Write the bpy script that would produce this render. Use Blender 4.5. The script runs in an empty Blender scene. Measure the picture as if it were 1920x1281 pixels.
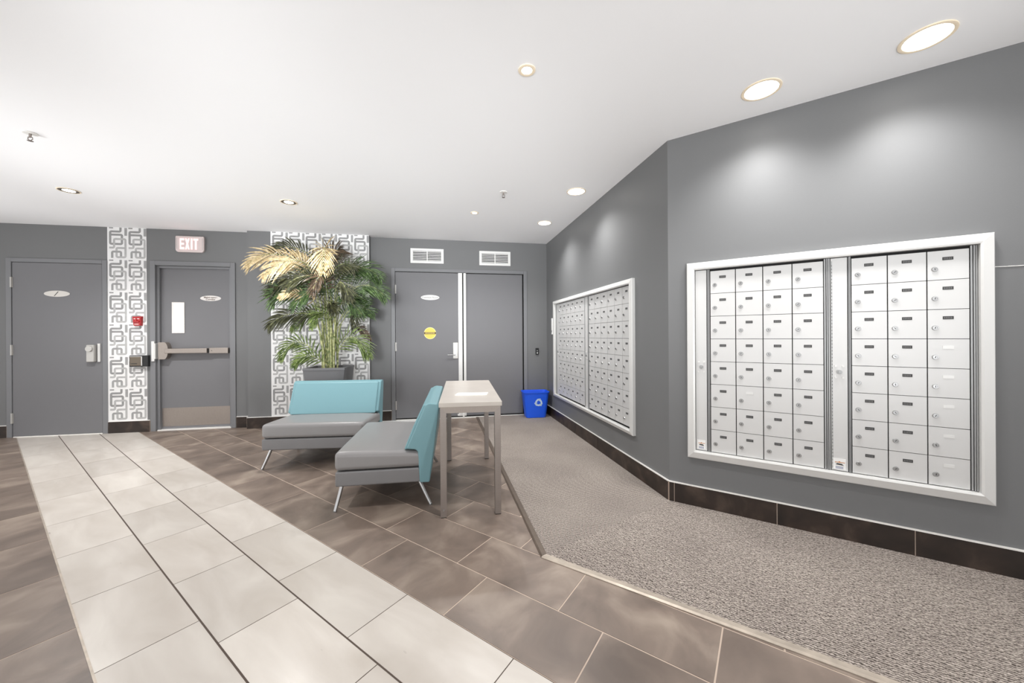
import bpy, bmesh, math, random
from mathutils import Vector, Matrix
random.seed(7)
sc = bpy.context.scene
COL = sc.collection
PI = math.pi
def s2l(c): return c/12.92 if c <= 0.04045 else ((c+0.055)/1.055)**2.4
def rgb(r, g, b): return (s2l(r/255), s2l(g/255), s2l(b/255), 1)

# ------------------------------------------------------------------ camera
H = 2.607                      # ceiling height
D = 5.4457                     # back wall plane
YAW, ROLL = 0.174, -0.0059
fw = Vector((math.sin(YAW), math.cos(YAW), 0)); rt = Vector((math.cos(YAW), -math.sin(YAW), 0)); up = Vector((0, 0, 1))
rc = rt*math.cos(ROLL)+up*math.sin(ROLL); uc = -rt*math.sin(ROLL)+up*math.cos(ROLL)
cd = bpy.data.cameras.new('camera'); cam = bpy.data.objects.new('camera', cd); COL.objects.link(cam)
cam.matrix_world = Matrix(((rc.x, uc.x, -fw.x, 0), (rc.y, uc.y, -fw.y, 0), (rc.z, uc.z, -fw.z, 1.2014), (0, 0, 0, 1)))
cd.sensor_width = 36; cd.lens = 687.57/1920*36; cd.shift_y = -10.65/1920; cd.clip_start = 0.05
sc.camera = cam

# ------------------------------------------------------------------ world, lights, exposure
sc.view_settings.view_transform = 'Standard'; sc.view_settings.look = 'None'
sc.view_settings.gamma = 1; sc.view_settings.use_curve_mapping = False
sc.view_settings.exposure = 0.46
w = bpy.data.worlds.new('world'); sc.world = w; w.use_nodes = True
w.node_tree.nodes['Background'].inputs[0].default_value = (1, 1, 1, 1)
w.node_tree.nodes['Background'].inputs[1].default_value = 1.0
def area(name, loc, rot, sx, sy, e, col=(0.965, 0.985, 1.0)):
    l = bpy.data.lights.new(name, 'AREA'); l.shape = 'RECTANGLE'; l.size = sx; l.size_y = sy; l.energy = e; l.color = col
    o = bpy.data.objects.new(name, l); COL.objects.link(o); o.location = loc; o.rotation_euler = rot; return o
# unseen fill panels added left of and behind the camera to brighten the room
area('fill_left', (-5.4, 1.3, 0.5), (PI, 0, math.radians(-44.5)), 2.6, 7.0, 20)
area('fill_behind_low', (-0.5, -2.2, 0.5), (PI, 0, 0), 8.0, 2.4, 24)
area('fill_behind', (-1.0, -4.5, 1.5), (PI/2, 0, 0), 9.0, 2.2, 20)  # unseen fill panel added behind, facing into the room
def fill_spot(loc, target, ang, e, r=0.35):  # unseen spots added to even out the light on ceiling and walls
    l = bpy.data.lights.new('added_fill_spot', 'SPOT'); l.energy = e; l.spot_size = math.radians(ang); l.spot_blend = 1.0; l.shadow_soft_size = r; l.color = (0.965, 0.985, 1.0)
    o = bpy.data.objects.new('added_fill_spot', l); COL.objects.link(o); o.location = loc
    o.rotation_euler = (Vector(target)-Vector(loc)).to_track_quat('-Z', 'Y').to_euler()
fill_spot((-1.0, -0.9, 1.35), (-0.5, 4.8, 2.75), 58, 220)
fill_spot((-4.2, 1.4, 0.35), (-0.3, 4.3, 2.9), 80, 150)
fill_spot((1.0, -1.4, 0.5), (1.5, 2.4, 2.9), 66, 195)
fill_spot((-1.2, -0.9, 1.4), (-1.0, 5.3, 2.3), 42, 230)
fill_spot((-4.9, 2.4, 0.4), (-1.2, 4.7, 2.8), 66, 90)
fill_spot((0.5, -1.0, 1.35), (0.5, 5.3, 2.35), 40, 150)
fill_spot((-5.4, 3.6, 0.3), (-3.4, 4.4, 3.6), 110, 80)
SPOT_A, SPOT_B, SPOT_C = 46, 66, 116
def spot(loc, e, ang=132, r=0.09, col=(1.0, 0.985, 0.97)):
    l = bpy.data.lights.new('downlight', 'SPOT'); l.energy = e; l.spot_size = math.radians(ang); l.spot_blend = 1.0
    l.shadow_soft_size = r; l.color = col
    o = bpy.data.objects.new('downlight', l); COL.objects.link(o); o.location = (loc[0], loc[1], H-0.03); return o
LA = [(2.248, 1.371), (1.783, 1.825), (1.245, 3.414), (1.199, 4.430)]
LB = [(0.421, 1.893), (0.312, 4.188)]
LC = [(-3.533, 4.155), (-1.619, 4.159)]
for p in LA: spot(p, SPOT_A)
spot(LB[0], 64, 140, 0.03); spot(LB[1], SPOT_B, 140, 0.03)
spot(LC[0], SPOT_C, 140, 0.04); spot(LC[1], 64, 140, 0.04)
for p, e in [((-1.6, 1.9), 20), ((-3.5, 1.9), 36), ((-5.5, 4.15), 30), ((-5.5, 1.9), 20), ((-1.6, -0.5), 3), ((0.4, -0.5), 5), ((2.9, 0.6), 18)]: spot(p, e, 140)

# ------------------------------------------------------------------ materials
def nmat(name):
    m = bpy.data.materials.new(name); m.use_nodes = True
    nt = m.node_tree; b = nt.nodes['Principled BSDF']; return m, nt, b
def mat(name, col, rough=0.5, metal=0.0, spec=0.5, emit=0, noise=0, nscale=8, bump=0, bscale=200, coat=0, aniso=None):
    m, nt, b = nmat(name)
    b.inputs['Base Color'].default_value = col; b.inputs['Roughness'].default_value = rough
    b.inputs['Metallic'].default_value = metal; b.inputs['Specular IOR Level'].default_value = spec
    b.inputs['Coat Weight'].default_value = coat
    if emit:
        b.inputs['Emission Color'].default_value = col; b.inputs['Emission Strength'].default_value = emit
    if noise or bump:
        tc = nt.nodes.new('ShaderNodeTexCoord'); mp = nt.nodes.new('ShaderNodeMapping'); nt.links.new(tc.outputs['Object'], mp.inputs[0])
        if aniso: mp.inputs['Scale'].default_value = aniso
    if noise:
        n = nt.nodes.new('ShaderNodeTexNoise'); n.inputs['Scale'].default_value = nscale; n.inputs['Detail'].default_value = 5
        nt.links.new(mp.outputs[0], n.inputs['Vector'])
        r = nt.nodes.new('ShaderNodeValToRGB'); e = r.color_ramp.elements
        e[0].position = 0.3; e[1].position = 0.7
        e[0].color = tuple(max(0, c*(1-noise)) for c in col[:3])+(1,); e[1].color = tuple(min(1, c*(1+noise)) for c in col[:3])+(1,)
        nt.links.new(n.outputs[0], r.inputs[0]); nt.links.new(r.outputs[0], b.inputs['Base Color'])
    if bump:
        n = nt.nodes.new('ShaderNodeTexNoise'); n.inputs['Scale'].default_value = bscale; n.inputs['Detail'].default_value = 3
        nt.links.new(mp.outputs[0], n.inputs['Vector'])
        bp = nt.nodes.new('ShaderNodeBump'); bp.inputs['Strength'].default_value = bump; bp.inputs['Distance'].default_value = 0.002
        nt.links.new(n.outputs[0], bp.inputs['Height']); nt.links.new(bp.outputs[0], b.inputs['Normal'])
    return m
def tile_mat(name, c0, c1, c2, rough, scale, stretch):
    """clouded porcelain: stretched noise, shifted and tinted per tile"""
    m, nt, b = nmat(name); N = nt.nodes; L = nt.links
    tc = N.new('ShaderNodeTexCoord'); oi = N.new('ShaderNodeObjectInfo'); mp = N.new('ShaderNodeMapping')
    mp.inputs['Scale'].default_value = stretch
    ml = N.new('ShaderNodeMath'); ml.operation = 'MULTIPLY'; ml.inputs[1].default_value = 37.0
    L.new(oi.outputs['Random'], ml.inputs[0])
    cx = N.new('ShaderNodeCombineXYZ'); L.new(ml.outputs[0], cx.inputs[0]); L.new(ml.outputs[0], cx.inputs[1]); L.new(ml.outputs[0], cx.inputs[2])
    va = N.new('ShaderNodeVectorMath'); L.new(tc.outputs['Object'], mp.inputs[0]); L.new(mp.outputs[0], va.inputs[0]); L.new(cx.outputs[0], va.inputs[1])
    n = N.new('ShaderNodeTexNoise'); n.inputs['Scale'].default_value = scale; n.inputs['Detail'].default_value = 6; n.inputs['Distortion'].default_value = 0.6
    L.new(va.outputs[0], n.inputs['Vector'])
    r = N.new('ShaderNodeValToRGB'); e = r.color_ramp.elements
    e[0].position = 0.28; e[0].color = c0; e[1].position = 0.75; e[1].color = c2
    k = e.new(0.52); k.color = c1
    L.new(n.outputs[0], r.inputs[0])
    hs = N.new('ShaderNodeHueSaturation'); mr = N.new('ShaderNodeMapRange'); mr.inputs[3].default_value = 0.93; mr.inputs[4].default_value = 1.06
    L.new(oi.outputs['Random'], mr.inputs[0]); L.new(mr.outputs[0], hs.inputs['Value']); L.new(r.outputs[0], hs.inputs['Color'])
    L.new(hs.outputs[0], b.inputs['Base Color'])
    n2 = N.new('ShaderNodeTexNoise'); n2.inputs['Scale'].default_value = 12; L.new(va.outputs[0], n2.inputs['Vector'])
    mr2 = N.new('ShaderNodeMapRange'); mr2.inputs[3].default_value = rough-0.06; mr2.inputs[4].default_value = rough+0.1
    L.new(n2.outputs[0], mr2.inputs[0]); L.new(mr2.outputs[0], b.inputs['Roughness'])
    return m
def carpet_mat(name, ang, wavy):
    m, nt, b = nmat(name); N = nt.nodes; L = nt.links
    tc = N.new('ShaderNodeTexCoord'); mp = N.new('ShaderNodeMapping'); mp.inputs['Rotation'].default_value = (0, 0, ang)
    L.new(tc.outputs['Object'], mp.inputs[0])
    wv = N.new('ShaderNodeTexWave'); wv.inputs['Scale'].default_value = 27; wv.inputs['Distortion'].default_value = wavy
    wv.inputs['Detail'].default_value = 2.5; wv.inputs['Detail Scale'].default_value = 3.0
    L.new(mp.outputs[0], wv.inputs['Vector'])
    n = N.new('ShaderNodeTexNoise'); n.inputs['Scale'].default_value = 125; n.inputs['Detail'].default_value = 3; L.new(mp.outputs[0], n.inputs['Vector'])
    n3 = N.new('ShaderNodeTexNoise'); n3.inputs['Scale'].default_value = 2.2; n3.inputs['Detail'].default_value = 4; L.new(mp.outputs[0], n3.inputs['Vector'])
    mx = N.new('ShaderNodeMix'); mx.data_type = 'FLOAT'; mx.inputs[0].default_value = 0.6
    L.new(wv.outputs['Fac'], mx.inputs[2]); L.new(n.outputs[0], mx.inputs[3])
    r = N.new('ShaderNodeValToRGB'); e = r.color_ramp.elements
    e[0].position = 0.30; e[0].color = rgb(78, 71, 66); e[1].position = 0.70; e[1].color = rgb(188, 178, 169)
    L.new(mx.outputs[0], r.inputs[0])
    r3 = N.new('ShaderNodeValToRGB'); r3.color_ramp.elements[0].position = 0.3; r3.color_ramp.elements[1].position = 0.7
    r3.color_ramp.elements[0].color = (0.82, 0.81, 0.82, 1); r3.color_ramp.elements[1].color = (1, 1, 1, 1)
    L.new(n3.outputs[0], r3.inputs[0])
    mu = N.new('ShaderNodeMix'); mu.data_type = 'RGBA'; mu.blend_type = 'MULTIPLY'; mu.inputs[0].default_value = 1
    L.new(r.outputs[0], mu.inputs[6]); L.new(r3.outputs[0], mu.inputs[7]); L.new(mu.outputs[2], b.inputs['Base Color'])
    bp = N.new('ShaderNodeBump'); bp.inputs['Strength'].default_value = 0.8; bp.inputs['Distance'].default_value = 0.004
    L.new(mx.outputs[0], bp.inputs['Height']); L.new(bp.outputs[0], b.inputs['Normal'])
    b.inputs['Roughness'].default_value = 0.95; b.inputs['Specular IOR Level'].default_value = 0.15
    return m
M = {}
M['ceiling'] = mat('ceiling_paint', rgb(246, 246, 247), 0.9, spec=0.2)
M['wall'] = mat('grey_wall_paint', rgb(116, 117, 118), 0.48, spec=0.45, bump=0.12, bscale=260)
M['door'] = mat('grey_door_paint', rgb(120, 120, 123), 0.5, spec=0.4, bump=0.05, bscale=300)
M['frame'] = mat('grey_door_frame_paint', rgb(126, 127, 130), 0.4, spec=0.45)
M['dark_gap'] = mat('dark_gap', rgb(28, 28, 28), 0.9)
M['steel'] = mat('brushed_steel', rgb(160, 152, 147), 0.42, metal=0.85, noise=0.06, nscale=30, aniso=(1, 1, 14))
M['steel_h'] = mat('brushed_steel_across', rgb(166, 157, 150), 0.46, metal=0.85, noise=0.06, nscale=30, aniso=(14, 1, 1))
M['nickel'] = mat('satin_nickel', rgb(196, 194, 190), 0.42, metal=0.5)
M['chrome'] = mat('chrome', rgb(178, 178, 178), 0.30, metal=1.0)
M['alu'] = mat('white_aluminium', rgb(226, 226, 224), 0.42, metal=0.25, spec=0.5)
M['box'] = mat('silver_painted_door', rgb(214, 214, 213), 0.42, metal=0.25, spec=0.5, bump=0.03)
M['boxdark'] = mat('silver_channel', rgb(170, 171, 171), 0.4, metal=0.5)
M['plate'] = mat('number_plate', rgb(86, 86, 86), 0.5, noise=0.9, nscale=160, aniso=(1, 1, .6))
M['blank'] = mat('blank_plate', rgb(225, 225, 223), 0.35, metal=0.2)
M['white'] = mat('white_plastic', rgb(240, 240, 238), 0.4)
M['paper'] = mat('white_paper', rgb(250, 248, 244), 0.8)
M['black'] = mat('black_plastic', rgb(18, 18, 19), 0.35)
M['bronze'] = mat('bronze_face', rgb(112, 102, 90), 0.35, metal=0.6)
M['red'] = mat('red_plastic', rgb(176, 14, 22), 0.3, coat=0.4)
M['blue'] = mat('blue_plastic', rgb(32, 96, 238), 0.38, spec=0.5)
M['sky'] = mat('pale_blue_ink', rgb(205, 228, 250), 0.5)
M['teal'] = mat('turquoise_vinyl', rgb(118, 158, 166), 0.36, spec=0.45, bump=0.05, bscale=350)
M['grey_vinyl'] = mat('grey_vinyl', rgb(138, 136, 136), 0.34, spec=0.5, bump=0.05, bscale=350)
M['grey_vinyl2'] = mat('darker_grey_vinyl', rgb(122, 121, 122), 0.4, spec=0.45)
M['stone_top'] = mat('pale_stone_top', rgb(190, 183, 175), 0.30, noise=0.05, nscale=5, aniso=(1, 1, 1))
M['planter'] = mat('charcoal_planter', rgb(104, 104, 106), 0.5)
M['soil'] = mat('soil', rgb(48, 38, 30), 0.95, noise=0.5, nscale=50, bump=1, bscale=80)
M['wp'] = mat('white_wallpaper', rgb(240, 240, 240), 0.6)
M['wp1'] = mat('wallpaper_dark_grey_ink', rgb(150, 150, 150), 0.6, noise=0.08, nscale=20)
M['wp2'] = mat('wallpaper_light_grey_ink', rgb(184, 184, 184), 0.6, noise=0.08, nscale=20)
M['wp3'] = mat('wallpaper_mid_grey_ink', rgb(160, 160, 160), 0.6, noise=0.08, nscale=20)
M['cap'] = mat('pale_cap_strip', rgb(244, 242, 238), 0.35, metal=0.1)
M['edge_shaded'] = mat('shaded_floor_edge_metal', rgb(104, 92, 82), 0.45, metal=0.4, noise=0.1, nscale=20)  # same metal as the near strip, darkened to stand for shade
M['edge'] = mat('floor_edge_metal', rgb(178, 167, 154), 0.4, metal=0.4, noise=0.15, nscale=20)  # floor edge metal, lightened to stand for light on the near strip
M['grout'] = mat('tan_grout', rgb(190, 173, 158), 0.9)
M['grout_dark'] = mat('dark_brown_grout', rgb(82, 70, 62), 0.9)
M['base_tile'] = tile_mat('dark_brown_base_tile', rgb(30, 23, 19), rgb(48, 37, 31), rgb(80, 66, 57), 0.4, 6, (1, 1, 1))
M['dark_tile'] = tile_mat('brown_porcelain_tile', rgb(96, 84, 76), rgb(122, 108, 98), rgb(156, 142, 129), 0.36, 3.4, (1.2, .9, 1))
M['cream_tile'] = tile_mat('cream_porcelain_tile', rgb(184, 176, 167), rgb(196, 189, 181), rgb(208, 202, 194), 0.30, 2.6, (.8, 2.2, 1))
M['carpet1'] = carpet_mat('ribbed_carpet_far', 0.0, 1.5)
M['carpet2'] = carpet_mat('looped_carpet_near', 1.5708, 6)
M['lens'] = mat('lit_lens', (1, 0.97, 0.92, 1), 0.5, emit=6)
M['ring'] = mat('warm_white_trim_ring', rgb(248, 232, 206), 0.5)
M['ring_dark'] = mat('dark_baffle', rgb(96, 88, 80), 0.4)
M['exit_body'] = mat('exit_sign_clear_body', rgb(222, 208, 206), 0.35)
M['exit_red'] = mat('exit_letters_lit', rgb(255, 200, 198), 0.5, emit=0.75)
M['lite'] = mat('lit_corridor_glass', rgb(255, 251, 240), 0.3, emit=0.95)
M['sign'] = mat('brushed_sign', rgb(214, 210, 204), 0.35, metal=0.4)
M['sign_w'] = mat('white_sign', rgb(232, 228, 225), 0.5)
M['ink'] = mat('brown_ink', rgb(120, 106, 98), 0.6)
M['ink_g'] = mat('grey_ink', rgb(150, 150, 150), 0.6)
M['plate_mark'] = mat('worn_plate_marks', rgb(118, 118, 118), 0.5)
M['ink_d'] = mat('dark_ink', rgb(56, 56, 56), 0.6)
M['yellow'] = mat('yellow_sticker', rgb(245, 214, 90), 0.5)
M['yellow2'] = mat('pale_yellow_rim', rgb(250, 234, 170), 0.5)
M['olive'] = mat('olive_black_band', rgb(88, 72, 20), 0.5)
M['gold'] = mat('gold_letters', rgb(214, 190, 110), 0.5)
M['orange'] = mat('orange_ink', rgb(200, 140, 90), 0.5)
M['greyblue'] = mat('grey_blue_print', rgb(176, 178, 190), 0.5)
def leaf_mat(name, a, c):
    m, nt, b = nmat(name); N = nt.nodes
    tc = N.new('ShaderNodeTexCoord'); n = N.new('ShaderNodeTexNoise'); n.inputs['Scale'].default_value = 30; n.inputs['Detail'].default_value = 4
    nt.links.new(tc.outputs['Object'], n.inputs['Vector'])
    r = N.new('ShaderNodeValToRGB'); r.color_ramp.elements[0].position = 0.35; r.color_ramp.elements[1].position = 0.66
    r.color_ramp.elements[0].color = a; r.color_ramp.elements[1].color = c
    nt.links.new(n.outputs[0], r.inputs[0]); nt.links.new(r.outputs[0], b.inputs['Base Color'])
    b.inputs['Roughness'].default_value = 0.42
    return m
M['leaf'] = leaf_mat('green_palm_leaf', rgb(34, 52, 26), rgb(92, 118, 66))
M['leaf_dark'] = leaf_mat('dark_palm_leaf', rgb(36, 38, 24), rgb(84, 86, 56))
M['leaf_brown'] = leaf_mat('brown_palm_leaf', rgb(50, 40, 30), rgb(104, 86, 66))
M['leaf_pale'] = leaf_mat('pale_dry_palm_leaf', rgb(168, 146, 104), rgb(226, 208, 168))
M['leaf_fresh'] = leaf_mat('fresh_palm_leaf', rgb(54, 74, 30), rgb(126, 144, 78))
M['stem'] = leaf_mat('palm_stem', rgb(96, 112, 60), rgb(192, 192, 136))

# ------------------------------------------------------------------ mesh helpers
class MB:
    def __init__(s): s.v = []; s.f = []; s.m = []; s.mi = 0
    def add(s, vs, fs):
        o = len(s.v); s.v += [tuple(v) for v in vs]; s.f += [tuple(i+o for i in f) for f in fs]; s.m += [s.mi]*len(fs); return s
    def box(s, x0, x1, y0, y1, z0, z1):
        return s.add([(x0,y0,z0),(x1,y0,z0),(x1,y1,z0),(x0,y1,z0),(x0,y0,z1),(x1,y0,z1),(x1,y1,z1),(x0,y1,z1)],
                     [(0,3,2,1),(4,5,6,7),(0,1,5,4),(1,2,6,5),(2,3,7,6),(3,0,4,7)])
    def loft(s, a, b):
        """closed solid between two rings with the same number of points"""
        n = len(a)
        return s.add(list(a)+list(b), [tuple(range(n))[::-1], tuple(range(n, 2*n))]+[(i, (i+1) % n, n+(i+1) % n, n+i) for i in range(n)])
    def rings(s, rs, cap=True):
        n = len(rs[0]); vs = [p for r in rs for p in r]; fs = []
        for k in range(len(rs)-1):
            for i in range(n):
                j = (i+1) % n; fs.append((k*n+i, k*n+j, (k+1)*n+j, (k+1)*n+i))
        if cap: fs += [tuple(range(n))[::-1], tuple(range((len(rs)-1)*n, len(rs)*n))]
        return s.add(vs, fs)
    def prism(s, pts, z0, z1): return s.loft([(x, y, z0) for x, y in pts], [(x, y, z1) for x, y in pts])
    def plate(s, pts, y0, y1): return s.loft([(x, y0, z) for x, z in pts], [(x, y1, z) for x, z in pts])   # outline in x,z
    def disc(s, cx, cz, rx, rz, y0, y1, n=28):
        return s.plate([(cx+rx*math.cos(2*PI*i/n), cz+rz*math.sin(2*PI*i/n)) for i in range(n)], y0, y1)
    def cyl(s, cx, cy, r, z0, z1, n=24, r2=None):
        r2 = r if r2 is None else r2
        return s.loft([(cx+r*math.cos(2*PI*i/n), cy+r*math.sin(2*PI*i/n), z0) for i in range(n)], [(cx+r2*math.cos(2*PI*i/n), cy+r2*math.sin(2*PI*i/n), z1) for i in range(n)])
    def tube(s, pts, r, n=8, r1=None):
        pts = [Vector(p) for p in pts]; rs = []
        for i, p in enumerate(pts):
            d = (pts[min(i+1, len(pts)-1)]-pts[max(i-1, 0)]).normalized()
            a = d.cross(Vector((0, 1, 0.01)))
            if a.length < 0.1: a = d.cross(Vector((1, 0, 0)))
            a.normalize(); c = d.cross(a); t = i/(len(pts)-1); rr = r if r1 is None else r+(r1-r)*t
            rs.append([tuple(p+a*rr*math.cos(2*PI*k/n)+c*rr*math.sin(2*PI*k/n)) for k in range(n)])
        return s.rings(rs)
    def mesh(s, name, *ms):
        me = bpy.data.meshes.new(name); me.from_pydata(s.v, [], s.f)
        for m in ms: me.materials.append(M[m] if isinstance(m, str) else m)
        for p, i in zip(me.polygons, s.m): p.material_index = i
        bm = bmesh.new(); bm.from_mesh(me); bmesh.ops.recalc_face_normals(bm, faces=bm.faces); bm.to_mesh(me); bm.free()
        return me
    def build(s, name, ms, parent=None, loc=(0, 0, 0), rz=0, bevel=0, smooth=False, seg=2, subsurf=0):
        if isinstance(ms, str): ms = [ms]
        return put(name, s.mesh(name, *ms), parent, loc, rz, bevel, smooth, seg, subsurf)
def put(name, me, parent=None, loc=(0, 0, 0), rz=0, bevel=0, smooth=False, seg=2, subsurf=0):
    o = bpy.data.objects.new(name, me); COL.objects.link(o); o.location = loc; o.rotation_euler = (0, 0, rz)
    if parent: o.parent = parent
    if bevel:
        b = o.modifiers.new('bevel', 'BEVEL'); b.width = bevel; b.segments = seg; b.limit_method = 'ANGLE'; b.angle_limit = math.radians(25)
    if subsurf:
        b = o.modifiers.new('sub', 'SUBSURF'); b.levels = subsurf; b.render_levels = subsurf
    if smooth or bevel:
        for p in me.polygons: p.use_smooth = True
        if not subsurf:
            try: me.set_sharp_from_angle(angle=math.radians(40))
            except Exception: pass
            if bevel:
                wn = o.modifiers.new('wn', 'WEIGHTED_NORMAL'); wn.keep_sharp = False
    return o
def empty(name, loc=(0, 0, 0), rz=0, parent=None):
    o = bpy.data.objects.new(name, None); COL.objects.link(o); o.location = loc; o.rotation_euler = (0, 0, rz)
    o.empty_display_size = 0.1
    if parent: o.parent = parent
    return o
def tag(o, label, cat, group=None):
    o['label'] = label; o['category'] = cat
    if group: o['group'] = group
    return o
def thing(name, label, cat, loc=(0, 0, 0), rz=0, group=None): return tag(empty(name, loc, rz), label, cat, group)
def struct(o, label=None, cat=None):
    o['kind'] = 'structure'
    if label: o['label'] = label
    o['category'] = cat or 'wall'
    return o
def plab(o, label): o['label'] = label; return o
def text_mesh(name, txt, size, mat_, parent, loc, extrude=0.0004, sx=1.0, sz=1.0, bold=0.0):
    """flat lettering standing in the x,z plane, readable from -y"""
    cu = bpy.data.curves.new(name, 'FONT'); cu.body = txt; cu.size = size; cu.extrude = extrude; cu.offset = bold
    cu.align_x = 'CENTER'; cu.align_y = 'CENTER'
    t = bpy.data.objects.new('tmp', cu); COL.objects.link(t)
    bpy.context.view_layer.update()
    me = bpy.data.meshes.new_from_object(t.evaluated_get(bpy.context.evaluated_depsgraph_get()))
    bpy.data.objects.remove(t); bpy.data.curves.remove(cu)
    me.transform(Matrix.Diagonal((sx, sz, 1, 1))); me.transform(Matrix.Rotation(PI/2, 4, 'X'))
    me.materials.clear(); me.materials.append(M[mat_]); me.name = name
    return put(name, me, parent, loc)

# ------------------------------------------------------------------ plan of the room
A = Vector((1.5010, D)); B = Vector((1.5752, 2.4185))
d2 = (B-A).normalized(); d3 = Vector((0.72786, -0.68572))
L2 = (B-A).length; L3 = 5.6
C3 = B+d3*L3
R2 = math.atan2(d2.y, d2.x); R3 = math.atan2(d3.y, d3.x)
US = Vector((-0.70993, 0.70427)); VS = Vector((0.70427, 0.70993))      # along and across the cream strip
XL, YB = -8.5, -4.6                                                     # where the lobby opens out, left and behind the camera
DP = D-0.09                                                             # face of the wall projection behind the palm

# ------------------------------------------------------------------ walls and ceiling
OPEN = [(-5.215, -4.276, 2.137), (-3.70, -2.832, 2.137), (-0.735, 1.137, 2.132)]
mb = MB(); x = XL
for a, c, h in OPEN:
    mb.box(x, a, D, D+0.15, 0, H); mb.box(a, c, D, D+0.15, h, H); x = c
mb.box(x, A.x+0.2, D, D+0.15, 0, H)
mb.box(-2.592, -1.063, DP, D, 0, H)
mb.box(XL, A.x+.2, D+0.15, D+0.19, 0, H)            # closes the backs of the door openings
wall_back = struct(mb.build('wall_back', 'wall'), 'charcoal grey back wall with three doors and a shallow projection')
def wallbox(name, loc, rz, L, label, e0=0, e1=0):
    m = MB(); m.box(-e0, L+e1, 0, 0.15, 0, H); return struct(m.build(name, 'wall', None, loc, rz), label)
wall_right = wallbox('wall_right', (A.x, A.y, 0), R2, L2, 'charcoal grey right wall carrying the smaller mailbox bank', 0, 0.0)
wall_diag = wallbox('wall_front_right', (B.x, B.y, 0), R3, L3, 'charcoal grey slanting wall carrying the larger mailbox bank', 0, 0.1)
mb = MB(); mb.prism([(XL, YB), (C3.x, YB), (C3.x+.2, C3.y), (B.x+.2, B.y+.1), (A.x+.2, D+.2), (XL, D+.2)], H, H+0.12)
ceiling = struct(mb.build('ceiling', 'ceiling'), 'flat white painted ceiling with recessed lights', 'ceiling')

# ------------------------------------------------------------------ floor
def clip(poly, a, c):
    """keep the part of poly with a.p <= c"""
    out = []
    for i in range(len(poly)):
        p, q = poly[i], poly[(i+1) % len(poly)]; fp, fq = a.dot(p)-c, a.dot(q)-c
        if fp <= 0: out.append(p)
        if (fp < 0 < fq) or (fq < 0 < fp): out.append(p+(q-p)*(fp/(fp-fq)))
    return out
mb = MB(); mb.prism([(XL, YB), (C3.x, YB), (C3.x+.1, C3.y), (B.x+.1, B.y), (A.x+.1, D+.1), (XL, D+.1)], -0.08, -0.0012)
floor = struct(mb.build('floor', 'grout'), 'lobby floor of brown and cream porcelain tiles with tan grout', 'floor')
V0 = 0.217; RW = 0.3018; TL = 0.6
V1 = V0+3*RW
# carpet outline: L1 runs along the right wall, L2 along the slanting wall
V = Vector((0.491, 1.925)); e1 = -d2; e2 = d3
n1 = Vector((e1.y, -e1.x))          # into the carpet from line 1 (towards the wall)
if n1.dot(A-V) < 0: n1 = -n1
n2 = Vector((e2.y, -e2.x))
if n2.dot(B-V) < 0: n2 = -n2
def world2(u, v): return US*u+VS*v
def seen(p, mx=260):
    d = Vector((p.x, p.y, -1.2)); z = d.dot(fw)
    if z < 0.75: return False
    px = 960+687*d.dot(rt)/z; py = 630+687*1.2/z
    return -mx < px < 1920+mx and py < 1281+330
rz_s = math.atan2(US.y, US.x)
def uvpoly(u0, u1, v0, v1, g, gv):
    return [world2(u0+g, v0+gv), world2(u1-g, v0+gv), world2(u1-g, v1-gv), world2(u0+g, v1-gv)]
full = {}
rest = {'dark_tile': MB(), 'cream_tile': MB()}
cnt = {'dark_tile': 0, 'cream_tile': 0}
TH = 0.006
def add_tile(u0, v0, kind, g, gv, w=RW, strip=False):
    base = uvpoly(u0, u0+TL, v0, v0+w, g, gv)
    base = [Vector(p) for p in base]
    cen = world2(u0+TL/2, v0+w/2)
    polys = [base]
    polys = [clip(p, Vector((0, 1)), D+0.002) for p in polys]                     # back wall
    polys = [clip(p, Vector((-1, 0)), -XL) for p in polys if len(p) > 2]
    polys = [clip(p, Vector((0, -1)), -YB) for p in polys if len(p) > 2]
    if not strip:
        res = []
        for p in polys:
            q = clip(p, n1, n1.dot(V)) if len(p) > 2 else []
            r = clip(p, -n1, -n1.dot(V)) if len(p) > 2 else []
            r = clip(r, n2, n2.dot(V)) if len(r) > 2 else []
            res += [q, r]
        polys = res
    polys = [p for p in polys if len(p) > 2]
    if not polys: return
    ar = sum(abs(sum(p[i].cross(p[(i+1) % len(p)]) if hasattr(p[i], 'cross') else 0 for i in range(len(p)))/2) for p in polys)
    if ar < 0.0006: return
    isfull = len(polys) == 1 and abs(ar-(TL-2*g)*(w-2*gv)) < 1e-5
    vis = any(seen(q) for p in polys for q in p)
    if not vis or cnt[kind] >= 290:
        for p in polys: rest[kind].prism([tuple(q) for q in p], -0.0012, 0.0)
        return
    cnt[kind] += 1
    key = (kind, g, gv, round(w, 4))
    if isfull:
        if key not in full:
            m = MB(); m.prism([(g-TL/2, gv-w/2), (TL/2-g, gv-w/2), (TL/2-g, w/2-gv), (g-TL/2, w/2-gv)], -TH, 0.0)
            full[key] = m.mesh(kind, kind)
        me = full[key]
    else:
        m = MB(); R = Matrix.Rotation(-rz_s, 2)
        for p in polys: m.prism([tuple(R @ (q-cen)) for q in p], -TH, 0.0)
        me = m.mesh(kind, kind)
    o = put('tile', me, floor, (cen.x, cen.y, 0), rz_s)
    if kind == 'cream_tile': o['label'] = 'cream tile of the light walkway strip'
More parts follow.
